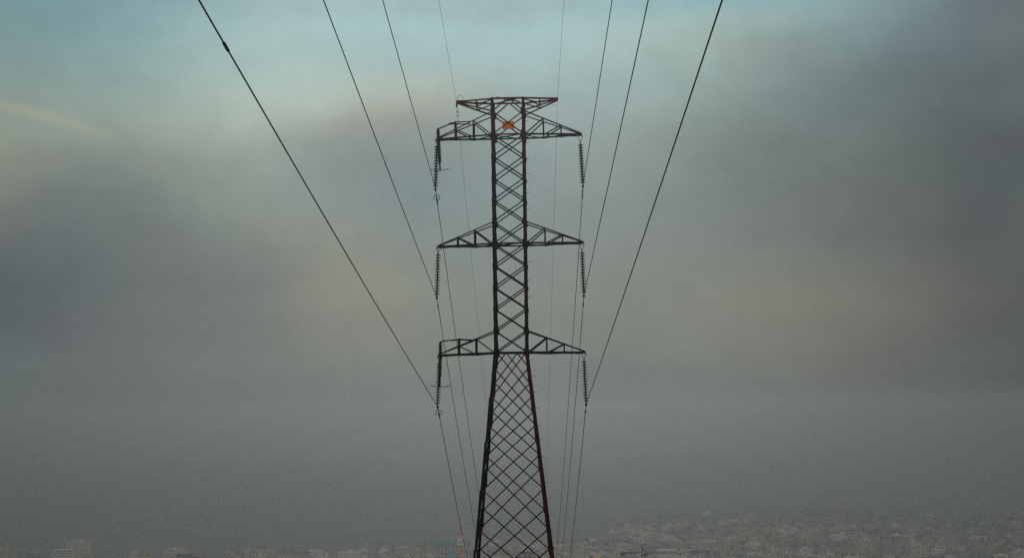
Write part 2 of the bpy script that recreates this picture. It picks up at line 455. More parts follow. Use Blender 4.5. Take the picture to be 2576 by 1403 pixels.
# ------------------------------------------------------------------ surge arresters
def arrester(top, bot_shed, rod, horn, label, Y):
    p, q, r_ = P(*top, Y), P(*bot_shed, Y), P(*rod, Y)
    o = empty('surge_arrester', p)
    o.rotation_mode = 'QUATERNION'; o.rotation_quaternion = Vector((0, 0, -1)).rotation_difference(q - p)
    tag(o, label, 'surge arrester', 'surge arresters')
    L = (q - p).length; mb = MB(); ns = 28
    prof = [(0.0, -0.02), (0.055, -0.02)]
    for k in range(ns):
        z = -0.12 - (L - 0.14) * k / ns
        rr = 0.118 if k % 2 == 0 else 0.095
        prof += [(0.058, z), (rr, z - 0.016), (rr, z - 0.030), (0.058, z - 0.038)]
    prof += [(0.055, -L), (0.0, -L)]
    mb.lathe(prof, 16); mb.build('shed_stack', M['rubber'], o)
    mb = MB(); mb.lathe([(0, 0.03), (0.07, 0.03), (0.075, -0.10), (0.05, -0.12), (0, -0.12)], 12); mb.build('top_fitting', M['steel'], o)
    LR = (r_ - p).length
    mb = MB(); mb.lathe([(0, -L + 0.02), (0.045, -L + 0.02), (0.045, -LR), (0, -LR)], 10); mb.build('rod', M['porcelain'], o)
    mb = MB(); sc_ = 0.01 + (horn[1] - horn[0]) / 49.7 / 2
    cx = ((horn[0] + horn[1]) / 2 - rod[0]) / 49.7
    pts = [(cx + sc_ * t, 0, -LR + 0.085 * t * t) for t in [i / 6.0 for i in range(-6, 7)]]
    mb.tube(pts, 0.016, 8); mb.build('arcing_horn', M['steel'], o)
    return o
arrester((1101.8, 326), (1106.2, 410), (1107, 429), (1081.5, 1130), 'black ribbed surge arrester hanging from a bent bracket at the highest crossarm', YT + 0.32)
arrester((1108, 861.5), (1106.6, 948), (1106.4, 973), (1083.5, 1132), 'black ribbed surge arrester hanging from a bent bracket at the lowest crossarm', YT + 0.32)

# ------------------------------------------------------------------ wires
def near_points(A, px, slope, sag=0.00010):
    """wire from the clamp A back over the camera; crosses the photo's upper edge at column px"""
    e = at(px, 0, 1.0); ratio = e.z / e.y
    Yn = (A.z + slope * A.y) / (ratio + slope)
    e = at(px, 0, Yn)
    pts = []
    s = (e.z - A.z) / (A.y - e.y)
    for k in range(41):
        y = A.y + (-38 - A.y) * k / 40.0
        t = (A.y - y)
        D = A.y - e.y
        z = A.z + s * t + sag * t * (t - D)
        x = A.x + (e.x - A.x) * t / D
        pts.append(Vector((x, y, z)))
    return pts
SF, CF = 0.285, None
def far_points(A, B, s=0.285):
    L = B.y - A.y; dz = B.z - A.z; c = (dz + s * L) / (L * L)
    pts = []
    for k in range(1, 61):
        t = L * (k / 60.0) ** 1.35
        pts.append(Vector((A.x + (B.x - A.x) * t / L, A.y + t, A.z - s * t + c * t * t)))
    return pts
def wire(name, A, px, B, r, label, cat, group, slope=0.107, s=0.285, fittings=()):
    npts = near_points(A, px, slope); fp = far_points(A, B, s)
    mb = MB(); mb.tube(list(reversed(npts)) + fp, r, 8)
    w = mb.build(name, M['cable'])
    tag(w, label, cat, group)
    L = B.y - A.y; c = (B.z - A.z + s * L) / (L * L)
    def on(t): return Vector((A.x + (B.x - A.x) * t / L, A.y + t, A.z - s * t + c * t * t))
    def onn(t):
        y = A.y - t
        for a, b in zip(npts, npts[1:]):
            if b.y <= y <= a.y: return a + (b - a) * ((a.y - y) / (a.y - b.y))
    return w, on, onn
def damper(w, p, p2):
    d = (p2 - p).normalized(); mb = MB()
    mb.tube([p + Vector((0, 0, 0.02)), p - Vector((0, 0, 0.07))], 0.03, 8)
    mb.tube([p - d * 0.20 - Vector((0, 0, 0.07)), p + d * 0.20 - Vector((0, 0, 0.07))], 0.008, 6)
    for s in (-1, 1):
        mb.tube([p + d * s * 0.10 - Vector((0, 0, 0.075)), p + d * s * 0.24 - Vector((0, 0, 0.075))], [0.038, 0.030], 10)
    mb.build('vibration_damper', M['steel'], w)
def ring(w, p, p2):
    d = (p2 - p).normalized(); mb = MB()
    mb.tube([p - d * 0.10, p + d * 0.02, p + d * 0.9], [0.03, 0.045, 0.03], 10); mb.build('sleeve', M['steel'], w)
    mb = MB(); rr = 0.155
    pts = []
    for k in range(25):
        a = R(-58) + R(296) * k / 24.0
        pts.append(p + Vector((rr * math.cos(a), 0, rr * math.sin(a) * 1.0)) + Vector((0, 0, 0.01)))
    mb.tube(pts, 0.016, 8); mb.build('arcing_ring', M['steel'], w)

def B_of(A): return A + D2 + Vector((0, 0, 0))
LAB = ['top left conductor, ending at the upper arrester beside the highest crossarm', 'middle conductor of the left three, clamped under the middle crossarm',
       'lowest and thickest conductor on the left, with a joint sleeve near the top edge',
       'top conductor on the right, clamped under the highest crossarm', 'middle conductor of the right three, clamped under the middle crossarm', 'lowest and thickest conductor on the right, clamped under the lowest crossarm']
NEARPX = [962.5, 813.5, 500.0, 1540.0, 1631.0, 1817.0]
for i in range(6):
    o, p1, sd = strings[i]
    w, on, onn = wire('conductor', p1, NEARPX[i], B_of(p1), 0.0165, LAB[i], 'power line', 'conductors of the power line')
    if i in (0, 2): ring(w, on(1.15), on(1.6))
    else: damper(w, on(1.15), on(1.3))
    if i == 3: damper(w, on(0.50), on(0.6))
    if i == 2:
        # compression joint where the wire crosses the photo point (567,118)
        best = min(range(0, 900), key=lambda k: abs(((lambda v: CX * 0 + CY - F * (v.y / -v.z))(CM.transposed() @ onn(20 + k * 0.08))) - 119) if onn(20 + k * 0.08) is not None else 1e9)
        t = 20 + best * 0.08; c0 = onn(t); d = (onn(t + 0.5) - c0).normalized()
        mb = MB(); mb.tube([c0 - d * 0.27, c0 - d * 0.20, c0 + d * 0.20, c0 + d * 0.27], [0.018, 0.031, 0.031, 0.018], 12)
        mb.build('joint_sleeve', M['cable'], w)
# earth wires
eL = P(1148.6, 262); eR = P(1402.2, 249)
w, on, onn = wire('earth_wire', eL, 1104.0, B_of(eL), 0.0065, 'thin earth wire reaching the tip of the top arm beside a small wire loop', 'earth wire', 'earth wires', slope=0.102, s=0.285)
mb = MB(); p = eL
mb.tube([p + Vector((0.06, 0, 0.12)), p, p - Vector((0, 0, 0.12)), p - Vector((-0.004, 0, 0.20))], [0.03, 0.05, 0.045, 0.018], 8)
mb.tube([on(0.9) - Vector((0, 0.3, -0.09)), on(0.9)], 0.012, 6); mb.lathe([(0, .05), (0.05, 0), (0, -.05)], 10, on(0.9) - Vector((0, 0, 0.0)))
mb.build('hanging_clamp', M['steel'], w)
p = on(1.25); mb = MB()
mb.tube([p + Vector((0.07 * math.cos(R(160) + R(220) * k / 12), 0, 0.07 * math.sin(R(160) + R(220) * k / 12))) for k in range(13)], 0.014, 8)
mb.build('hook', M['steel'], w)
w, on, onn = wire('earth_wire', eR, 1419.0, B_of(eR), 0.0065, 'thin earth wire on the right, clamped to the bare tip of the top arm', 'earth wire', 'earth wires', slope=0.102, s=0.285)
mb = MB(); mb.tube([eR + Vector((0, -0.12, 0.02)), eR + Vector((0, 0, 0.0)), eR + Vector((0, 0.12, -0.03))], [0.02, 0.045, 0.02], 8); mb.box(eR.x - 0.02, eR.x + 0.02, eR.y - 0.04, eR.y + 0.04, eR.z - 0.08, eR.z + 0.07)
mb.build('hanging_clamp', M['steel'], w)

# ------------------------------------------------------------------ city
def px_of(v):
    c = CM.transposed() @ Vector(v)
    return CX + F * (c.x / -c.z), CY - F * (c.y / -c.z)

WALLS = ['cream', 'white', 'tan', 'grey', 'pink']
def house_mesh(name, w, d, h, wall, seed, steps=False):
    r = random.Random(seed); mb = MB()
    hw_, hd = w / 2, d / 2
    mb.box(-hw_, hw_, -hd, hd, -3, h, 0)
    for (a, b, c_, e) in ((-hw_, hw_, -hd, -hd + .2), (-hw_, hw_, hd - .2, hd), (-hw_, -hw_ + .2, -hd + .2, hd - .2), (hw_ - .2, hw_, -hd + .2, hd - .2)):
        mb.box(a, b, c_, e, h, h + 0.6, 0)
    mb.box(-hw_ + .2, hw_ - .2, -hd + .2, hd - .2, h, h + 0.06, 2)
    if r.random() < .5:
        a = r.uniform(-hw_ + .5, 0); mb.box(a, a + w * .28, -hd * .3, hd * .5, h + 0.06, h + 2.2, 0)
    x = r.uniform(0.2, hw_ - 1); mb.lathe([(0, 2.2), (0.5, 2.1), (0.65, 1.8), (0.65, 0.3), (0, 0.3)], 8, (x, hd * .3, h), 3 if r.random() < .6 else 0)
    if steps: mb.box(hw_, hw_ + w * .4, -hd * .8, hd, -3, h - 2.8, 0)
    nf = max(1, int(h / 3.0)); nw = max(2, int(w / 3.2))
    for f in range(nf):
        for k in range(nw):
            if r.random() < .15: continue
            xx = -hw_ + (k + .5) * w / nw; z = f * 3 + 1
            ww = r.choice((.6, .8, .9)); mb.box(xx - ww, xx + ww, -hd - .03, -hd + .05, z, z + 1.3, 1)
        for s in (-1, 1):
            mb.box(s * hw_ - .03, s * hw_ + .03, -1, 1, f * 3 + 1, f * 3 + 2.3, 1)
    return mb, [M[wall], M['pane'], M['slab'], M['dark']]
protos = []
for wi, wall in enumerate(WALLS):
    for v in range(4):
        w = [7, 10, 13, 18][v]; h = [3.6, 4.4, 5.6, 6.2][v] + (wi % 3) * .8
        mb, ms = house_mesh('house', w, [8, 8, 9, 10][v], h, wall, wi * 10 + v, v == 1)
        protos.append((wall, v, mb, ms, mb.mesh('house', ms)))

reserved = []   # ground taken by the larger buildings
cols = {'cream': 'cream', 'white': 'white', 'tan': 'tan', 'grey': 'grey concrete', 'pink': 'rose'}

def block(name, label, px0, px1, ytop, Y, depth, wall, cat='apartment block', floors=None, win=True, roofbox=True, group=None, strip=False, roof='slab', dark_band=False, base=None):
    """a larger building whose roof shows at photo row ytop between columns px0 and px1, at distance Y"""
    a, b = at(px0, ytop, Y), at(px1, ytop, Y)
    cx = (a.x + b.x) / 2; w = b.x - a.x; zt_ = (a.z + b.z) / 2
    gz = ground_z(cx, Y + depth / 2); h = zt_ - gz
    o = empty(name, (cx, Y + depth / 2, gz)); tag(o, label, cat, group)
    reserved.append((cx, Y + depth / 2, w / 2 + 8, depth / 2 + 10))
    mb = MB(); mb.box(-w/2, w/2, -depth/2, depth/2, -4, h - 0.9)
    mb.build('wall', [M[wall]], o)
    mb = MB()
    mb.box(-w/2 - .15, w/2 + .15, -depth/2 - .15, depth/2 + .15, h - 0.9, h - 0.6)
    for (p_, q_, r_, s_) in ((-w/2, w/2, -depth/2, -depth/2 + .3), (-w/2, w/2, depth/2 - .3, depth/2), (-w/2, -w/2 + .3, -depth/2 + .3, depth/2 - .3), (w/2 - .3, w/2, -depth/2 + .3, depth/2 - .3)):
        mb.box(p_, q_, r_, s_, h - .6, h)
    rf = mb.build('roof', [M[roof if roof != 'slab' else wall]], o)
    if roofbox:
        mb = MB(); mb.box(-w * .1, w * .16, -depth * .2, depth * .2, h - .6, h + 2.6); mb.box(-w*.3, -w*.2, 0, depth*.2, h - .6, h + 1.4)
        mb.build('lift_house', [M[wall]], rf)
    if win:
        nf = max(1, int((h - 1.2) / 3.1)); nw = max(2, min(12, int(w / 3.2)))
        nf = min(nf, max(1, 96 // nw)) if not strip else nf
        wm = MB(); ww = min(1.5, w / nw * .55)
        if strip: wm.box(-w/2 * .94, w/2 * .94, -.05, .1, 0, 1.5)
        else: wm.box(-ww/2, ww/2, -.05, .1, 0, 1.4)
        wme = wm.mesh('window', [M['pane']])
        for f in range(nf):
            z = h - 1.2 - 2.6 - f * 3.1 + .6
            if z < .5: break
            if strip: link('window', wme, o, (0, -depth/2, z))
            else:
                for k in range(nw): link('window', wme, o, (-w/2 + (k + .5) * w / nw, -depth/2, z))
    return o, w, h

# left part of the valley
block('apartment_building', 'broad pale block cut by the picture\'s left edge at the bottom', -14, 44, 1381, 2300, 16, 'tan')
block('apartment_building', 'low grey block behind the one at the left edge', 62, 110, 1389, 2350, 16, 'grey', strip=True)
block('apartment_building', 'tall pale block with the highest roof on the far left of the valley', 168, 228, 1361.5, 2350, 20, 'cream')
block('apartment_building', 'lower banded wing in front of the tallest block on the far left', 133, 182, 1381, 2290, 12, 'white', strip=True, roofbox=False)
block('house', 'small cream house right above the ochre one', 325, 346, 1386, 2240, 12, 'cream', 'house', roofbox=False)
block('house', 'small ochre house with a thin dark roof edge, at the lower edge on the left', 346, 372, 1396.8, 2300, 12, 'ochre', 'house', roofbox=False, roof='brown')
block('apartment_building', 'pale building with an upright penthouse behind the dark flat roof', 410, 470, 1381, 2300, 14, 'cream')
block('warehouse', 'dark blue-grey flat-roofed shed at the lower edge on the left', 443, 478, 1394, 2240, 16, 'dark', 'warehouse', win=False, roofbox=False)
block('warehouse', 'pale shed with a thin dark roof line beside the dark one', 481, 515, 1400, 2240, 16, 'grey', 'warehouse', win=False, roofbox=False, roof='brown')
block('house', 'long white house low in the dense part of the town, left of the netted tower', 850, 905, 1388, 2250, 12, 'white', 'house', roofbox=True)
block('house', 'square dark-windowed house standing alone between pale roofs, lower edge', 925, 948, 1386, 2260, 12, 'grey', 'house')
# tower block under construction, wrapped in netting
o, w, h = block('building_under_construction', 'half-built tower wrapped in cyan netting beside the striped mast', 1098, 1154, 1358, 1560, 18, 'grey', 'building site', roofbox=False)
mb = MB()
mb.box(-w/2 - .6, w/2 + .6, -9.7, -9.35, h - 3.6, h - 0.4); mb.box(w/2 + .35, w/2 + .7, -9.7, 9.7, h - 3.6, h - .4); mb.box(-w/2 - .7, -w/2 - .35, -9.7, 9.7, h - 3.6, h - .4)
mb.build('netting', [M['net']], o)
mb = MB(); mb.box(0, w * .27, -9.7, -9.35, h - 18, h - 9); mb.build('netting', [M['net']], o)
# right part of the valley
block('house', 'ochre house with a brown side wing at the lower edge, right of the pylon', 1492, 1513, 1396, 2290, 12, 'ochre', 'house', win=False, roofbox=False)
block('shed', 'brown shed leaning against the ochre house, right of the pylon', 1481, 1491, 1397.5, 2290, 10, 'brown', 'shed', win=False, roofbox=False)
block('apartment_building', 'big faint block highest on the hill, above the crane', 1604, 1652, 1327, 2900, 20, 'cream')
block('apartment_building', 'long faint building beside the highest block on the hill', 1676, 1728, 1330, 2950, 16, 'white', roofbox=False)
block('apartment_building', 'pale building on the hillside left of the highest block', 1562, 1592, 1348, 2750, 16, 'white')
block('apartment_building', 'wide white house just right of the crane cab', 1654, 1704, 1381, 2300, 14, 'white', roofbox=False)
block('apartment_building', 'pale terraced block on the hillside, third right of the crane', 1752, 1790, 1338, 2850, 16, 'cream', roofbox=False)
block('apartment_building', 'cream block beside the dark tower on the right', 2160, 2198, 1356, 2450, 18, 'cream')
block('apartment_building', 'rose block between the cream block and the dark tower', 2200, 2221, 1355, 2500, 18, 'pink', roofbox=False)
block('apartment_building', 'dark grey tower block, the largest on the right side of the valley', 2222, 2263, 1353, 2400, 22, 'grey', roof='dark')
block('apartment_building', 'warm cream block standing right of the dark tower', 2290, 2336, 1371, 2350, 16, 'cream')
block('water_tower_house', 'small bright yellowish tower above the dark tower block', 2256, 2276, 1337, 2780, 10, 'yellow', 'tower', win=False, roofbox=False)
block('apartment_building', 'pale block near the right edge of the picture', 2482, 2502, 1373, 2350, 14, 'tan')
block('house', 'bright cream house cut by the right edge at the bottom', 2546, 2590, 1386, 2250, 14, 'cream', 'house', roofbox=False)

# red and white lattice mast
Ym = 1450.0
def lattice_mast(px, ytop, Y, w0, w1, label, mats, name, cat, bands=12):
    t = at(px, ytop, Y); gz = ground_z(t.x, Y); H = t.z - gz
    o = empty(name, (t.x, Y, gz)); tag(o, label, cat)
    nb = bands
    for k in range(nb):
        z0, z1 = H * k / nb, H * (k + 1) / nb
        a = w0 + (w1 - w0) * k / nb; b = w0 + (w1 - w0) * (k + 1) / nb
        mb = MB()
        for sx in (-1, 1):
            for sy in (-1, 1): mb.bar((sx*a/2, sy*a/2, z0), (sx*b/2, sy*b/2, z1), 0.42)
        for j in range(2):
            zz0, zz1 = z0 + (z1 - z0) * j / 2, z0 + (z1 - z0) * (j + 1) / 2
            aa = a + (b - a) * j / 2; bb = a + (b - a) * (j + 1) / 2
            for s in (-1, 1):
                mb.bar((-aa/2, s*aa/2, zz0), (bb/2, s*bb/2, zz1), 0.26); mb.bar((aa/2, s*aa/2, zz0), (-bb/2, s*bb/2, zz1), 0.26)
                mb.bar((s*aa/2, -aa/2, zz0), (s*bb/2, bb/2, zz1), 0.26); mb.bar((-aa/2, s*aa/2, zz0), (aa/2, s*aa/2, zz0), 0.26)
        mb.build('mast_section', [mats[k % 2]], o)
    return o, H
o, H = lattice_mast(1159, 1327, Ym, 3.9, 1.7, 'tall red and white lattice radio mast beside the netted tower', [M['mastred'], M['mastred']], 'radio_mast', 'radio mast', 12)
mb = MB(); mb.lathe([(0, H + 3.5), (0.3, H + 3.4), (0.45, H), (0, H)], 8); mb.build('antenna', [M['mastred']], o)
for dz, sx in ((-9.3, -1.0), (-7.6, 1.0), (-9.0, 0.4)):
    mb = MB(); mb.tube([(sx * 1.5, -1.4, H + dz), (sx * 1.5, -2.6, H + dz)], [1.25, 1.25], 14); mb.build('dish_antenna', [M['mastwhite']], o)
mb = MB()
for k in range(10):
    a = 2 * math.pi * k / 10; mb.bar((2.6*math.cos(a), 2.6*math.sin(a), H - 13), (2.6*math.cos(a), 2.6*math.sin(a), H - 10.6), .5)
mb.box(-2.7, 2.7, -2.7, 2.7, H - 13.6, H - 13.2); mb.build('antenna_platform', [M['mastwhite']], o)
# small thin antenna pole
t = at(1198, 1377, 1900); gz = ground_z(t.x, 1900)
o = empty('antenna_pole', (t.x, 1900, gz)); tag(o, 'thin dark antenna pole against the left leg of the big pylon, at the bottom', 'antenna pole')
mb = MB(); mb.tube([(0, 0, 0), (0, 0, t.z - gz)], [0.5, 0.16], 8); mb.build('pole', M['crane'], o)
for k in range(3):
    z = t.z - gz - 4.5 - k * 2.2; mb = MB(); mb.tube([(-2.2 + .4 * k, 0, z), (0, 0, z + .5), (1.6, 0, z)], .16, 6); mb.build('cross_bar', M['crane'], o)

# tower crane
Yc = 1217.0
a = at(1617.5, 1391, Yc); s_ = Yc / F
gz = ground_z(a.x, Yc); h0 = a.z - gz
o = empty('tower_crane', (a.x, Yc, gz)); tag(o, 'dark tower crane with a long thin jib reaching right over the houses', 'crane')
def truss(mb, p, q, w, n, r, zz=1.0):
    p = Vector(p); q = Vector(q); d = (q - p).normalized()
    side = d.cross(Vector((0, 0, 1))) if abs(d.z) < .9 else Vector((1, 0, 0)); side.normalize(); up = side.cross(d).normalized() * zz
    cs = [side * w/2, -side * w/2, up * w * .9] if abs(d.z) < .9 else [side*w/2 + up*w/2, side*w/2 - up*w/2, -side*w/2 - up*w/2, -side*w/2 + up*w/2]
    for c in cs: mb.bar(p + c, q + c, r)
    L = (q - p).length
    for k in range(n):
        for i in range(len(cs)):
            c1, c2 = cs[i], cs[(i + 1) % len(cs)]
            if k % 2: c1, c2 = c2, c1
            mb.bar(p + d * L * k / n + c1, p + d * L * (k + 1) / n + c2, r * .7)
mb = MB(); truss(mb, (0, 0, 0), (0, 0, h0), 1.7, 24, .42); mb.build('mast', M['crane'], o)
mb = MB(); truss(mb, (0, 0, h0 + 1), (-0.6, 0, h0 + 6.3), .9, 5, .35); mb.build('apex', M['crane'], o)
mb = MB(); truss(mb, (.8, 0, h0 + .4), (54, -14, h0 + 2.6), 1.0, 40, .15, -1); mb.build('jib', M['crane'], o)
mb = MB(); truss(mb, (-.8, 0, h0 + .4), (-13.2, 3, h0 - .2), 1.0, 8, .32); mb.build('counter_jib', M['crane'], o)
mb = MB(); mb.box(-15.2, -11.8, 1.2, 4.4, h0 - 1.9, h0 + .9); 
mb.build('counterweight', M['crane'], o)
mb = MB(); mb.box(1.0, 3.0, -1.0, 1.0, h0 - 1.7, h0 + .6); mb.box(1.1, 2.9, -1.05, -1.0, h0 - .9, h0 + .2); mb.build('cab', M['crane'], o)
mb = MB(); mb.tube([(-0.6, 0, h0 + 6.2), (30, -7.6, h0 + 2.5)], .07, 6); mb.tube([(-0.6, 0, h0 + 6.2), (-11.5, 2.8, h0 + .4)], .09, 6); mb.build('tie_rope', M['crane'], o)
mb = MB(); mb.box(24.4, 25.8, -7.1, -5.9, h0 - .2, h0 + .5); mb.tube([(25.1, -6.5, h0), (25.1, -6.5, h0 - 12)], .05, 6); mb.build('trolley', M['crane'], o)

# houses of the valley: the three hundred that show largest are single things
cand = []
def far_limit(px):
    if px < 560: return 2380 + 40 * math.sin(px * .02)
    if px < 1150: return 2650
    if px < 1450: return 2680
    if px < 1560: return 2680 + (px - 1450) * 2.2
    if px < 1900: return 2930
    return 2930 - (px - 1900) * 0.36
import itertools
Y = 2130.0
while Y < 3600:
    step = 15 + (Y - 2130) * 0.006
    px = -40.0 + rnd.uniform(0, 20)
    while px < 2620:
        wpx = rnd.uniform(9, 19) * F / Y
        x = at(px, 1390, Y).x; yy = Y + rnd.uniform(-6, 6)
        dens = 0.82 if 620 < px < 1500 else (0.38 if px < 620 else 0.50)
        if px > 2300: dens = 0.30
        patch = math.sin(x * .021 + 2) * math.sin(yy * .017 + x * .006)
        if patch < -0.45: dens *= .30
        far = far_limit(px) + rnd.uniform(-70, 40)
        if yy > far and px > 1500 and yy < 3150: dens = 0.05; far = 4000
        if yy < far and rnd.random() < dens:
            if not any(abs(x - rx) < rw + 10 and -rd - 12 < yy - ry < rd + 12 for rx, ry, rw, rd in reserved):
                cand.append((yy, x, px))
        px += wpx
    Y += step
def visible(yy, x):
    z = ground_z(x, yy)
    c = px_of((x, yy, z + 9)); return c[1] < 1400 and -10 < c[0] < 2586
vis = [c for c in cand if visible(c[0], c[1])]
vis.sort()
single, rest = vis[:262], vis[262:]
for (yy, x, px) in single:
    wall, v, mb, ms, me = rnd.choices(protos, [(.9, 1.3, .8, .8, .35)[WALLS.index(p[0])] * (1.1, 1.2, .9, .55)[p[1]] for p in protos])[0]
    h = link('house', me, None, (x, yy, ground_z(x, yy)), (0, 0, rnd.uniform(-.07, .07)))
    where = 'left of the netted tower' if px < 1100 else ('seen past the legs of the big pylon' if px < 1440 else ('below the crane and hill' if px < 2050 else 'on the far right of the valley'))
    lb = '%s %s house %s' % (('small', 'stepped', 'boxy', 'long')[v], cols[wall] + ' flat-roofed', where)
    tag(h, lb, 'house', lb + ', group')
big = MB(); ms_all = [M[w_] for w_ in WALLS] + [M['pane'], M['slab'], M['dark']]
for (yy, x, px) in rest:
    wall, v, mb, ms, me = rnd.choice(protos)
    a_ = rnd.uniform(-.07, .07); ca, sa = math.cos(a_), math.sin(a_); z = ground_z(x, yy); s = rnd.uniform(.8, 1.15)
    b0 = len(big.v)
    big.v += [(x + s * (p[0]*ca - p[1]*sa), yy + s * (p[0]*sa + p[1]*ca), z + s * p[2]) for p in mb.v]
    big.f += [tuple(i + b0 for i in f) for f in mb.f]
    wi = WALLS.index(wall); big.m += [(wi, 5, 6, 7)[m_] for m_ in mb.m]; big.smooth += mb.smooth
tag(big.build('far_town', ms_all), 'mass of pale roofs of the far town fading into the haze', 'town', kind='stuff')
# trees between the houses read as one dark mass
tr = MB()
n_t = 0
for _ in range(5200):
    Y = rnd.uniform(2060, 3500); px = rnd.uniform(-30, 2610)
    x = at(px, 1390, Y).x
    patch = math.sin(x * .021 + 2) * math.sin(Y * .017 + x * .006)
    if rnd.random() > (0.9 if patch < -.35 else .35): continue
    if Y > (far_limit(px) + 50 if px < 1560 else 3150): continue
    z = ground_z(x, Y); hh = rnd.uniform(4, 8.5); rr = rnd.uniform(2.5, 4.5)
    if px_of((x, Y, z + hh))[1] > 1404: continue
    if any(abs(x - rx) < rw and abs(Y - ry) < rd for rx, ry, rw, rd in reserved): continue
    n_t += 1
    for k in range(26):
        a_ = rnd.uniform(0, 6.283); q = rnd.uniform(0, 1) ** .5 * rr; zz = z + hh * rnd.uniform(.35, 1.0)
        c = Vector((x + q * math.cos(a_), Y + q * math.sin(a_), zz))
        u = Vector((rnd.uniform(-1, 1), rnd.uniform(-1, 1), rnd.uniform(-1, 1))).normalized(); v_ = u.orthogonal().normalized()
        l = rnd.uniform(.7, 1.5)
        tr.add([c - u*l, c + v_*l*.6, c + u*l, c - v_*l*.6], [(0, 1, 2, 3)])
tag(tr.build('distant_trees', M['leaf']), 'dark tree clumps scattered between the valley houses', 'trees', kind='stuff')

# ------------------------------------------------------------------ haze
HZ = dict(density=0.00043, g=0.915, col=(0.755, 0.788, 0.82))
mb = MB(); mb.box(-3950, 3950, -60, 8250, -212, 34)
# the ground runs a little further behind the camera than the box; keep it all inside
mb.v = [(x, (-135 if y < 0 else 8350), z) for x, y, z in mb.v]
hz = mb.build('haze', [])
m = bpy.data.materials.new('haze_air'); m.use_nodes = True; nt = m.node_tree
for nd in list(nt.nodes):
    if nd.type != 'OUTPUT_MATERIAL': nt.nodes.remove(nd)
pv = nt.nodes.new('ShaderNodeVolumePrincipled')
pv.inputs['Color'].default_value = (*HZ['col'], 1); pv.inputs['Density'].default_value = HZ['density']; pv.inputs['Anisotropy'].default_value = HZ['g']
nt.links.new(pv.outputs[0], [nd for nd in nt.nodes if nd.type == 'OUTPUT_MATERIAL'][0].inputs['Volume'])
hz.data.materials.append(m)
tag(hz, 'pale grey haze filling the valley', 'haze', kind='stuff')

# ------------------------------------------------------------------ sun and sky
EXPO = -0.6
SUN_EL, SUN_AZ = R(19.5), R(1.2)          # behind the cloud deck ahead of the camera, above the frame
sd = bpy.data.lights.new('sun', 'SUN'); sd.energy = 0.5; sd.angle = R(10); sd.color = (1.0, 0.95, 0.86)
so = bpy.data.objects.new('sun', sd); C.objects.link(so)
d = Vector((math.sin(SUN_AZ) * math.cos(SUN_EL), math.cos(SUN_AZ) * math.cos(SUN_EL), math.sin(SUN_EL)))
so.rotation_mode = 'QUATERNION'; so.rotation_quaternion = (-d).to_track_quat('-Z', 'Y'); so.location = (0, 0, 60)

def lin(c): return tuple(((v / 255) / 12.92 if v / 255 <= .04045 else ((v / 255 + .055) / 1.055) ** 2.4) for v in c)
w = bpy.data.worlds.new('World'); sc.world = w; w.use_nodes = True; nt = w.node_tree
for nd in list(nt.nodes): nt.nodes.remove(nd)
N = nt.nodes.new; Lk = nt.links.new
def math_(op, a, b=None, c=None, clamp=False):
    nd = N('ShaderNodeMath'); nd.operation = op; nd.use_clamp = clamp
    for i, v in enumerate((a, b, c)):
        if v is None: continue
        if isinstance(v, (int, float)): nd.inputs[i].default_value = v
        else: Lk(v, nd.inputs[i])
    return nd.outputs[0]
def mix(f, a, b, mode='MIX'):
    nd = N('ShaderNodeMix'); nd.data_type = 'RGBA'; nd.blend_type = mode
    for sock, v in ((nd.inputs[0], f), (nd.inputs[6], a), (nd.inputs[7], b)):
        if isinstance(v, (int, float)): sock.default_value = v
        elif isinstance(v, tuple): sock.default_value = (*v, 1)
        else: Lk(v, sock)
    return nd.outputs[2]
tc = N('ShaderNodeTexCoord'); dirv = tc.outputs['Generated']
sep = N('ShaderNodeSeparateXYZ'); Lk(dirv, sep.inputs[0])
X_, Y_, Z_ = sep.outputs
def noise(scale, detail, vec, rough=.5):
    nd = N('ShaderNodeTexNoise'); nd.inputs['Scale'].default_value = scale; nd.inputs['Detail'].default_value = detail; nd.inputs['Roughness'].default_value = rough
    Lk(vec, nd.inputs['Vector']); return nd.outputs['Fac']
mp = N('ShaderNodeMapping'); mp.inputs['Scale'].default_value = (1, 1, 2.2); mp.inputs['Rotation'].default_value = (0, R(14), 0); Lk(dirv, mp.inputs['Vector'])
mp2 = N('ShaderNodeMapping'); mp2.inputs['Location'].default_value = (5.3, 1.7, 9.1); Lk(mp.outputs[0], mp2.inputs['Vector'])
mp3 = N('ShaderNodeMapping'); mp3.inputs['Scale'].default_value = (1, 1, 1.7); mp3.inputs['Rotation'].default_value = (0, R(-32), 0); mp3.inputs['Location'].default_value = (2.2, 0, 4.4); Lk(dirv, mp3.inputs['Vector'])
n1 = noise(9, 5, mp.outputs[0]); n2 = noise(7, 4, mp2.outputs[0]); n3 = noise(15, 7, mp3.outputs[0], .62); n4 = noise(60, 5, dirv, .6)
DEG = 180 / math.pi
az = math_('MULTIPLY', math_('ARCTAN2', X_, Y_), DEG)
el = math_('MULTIPLY', math_('ARCSINE', Z_), DEG)
WARP = 1.7
MOTT = 0.25
azw = math_('ADD', az, math_('MULTIPLY', math_('SUBTRACT', n1, .5), WARP * 1.8))
elw = math_('ADD', el, math_('MULTIPLY', math_('SUBTRACT', n2, .5), WARP))
# cloud colours by azimuth (columns) and elevation (rows), sRGB; lens vignette painted into the outer columns
COLX = [0, 100, 220, 350, 500, 650, 780, 900, 1050, 1170, 1288, 1400, 1500, 1620, 1750, 1900, 2050, 2200, 2350, 2470, 2576]
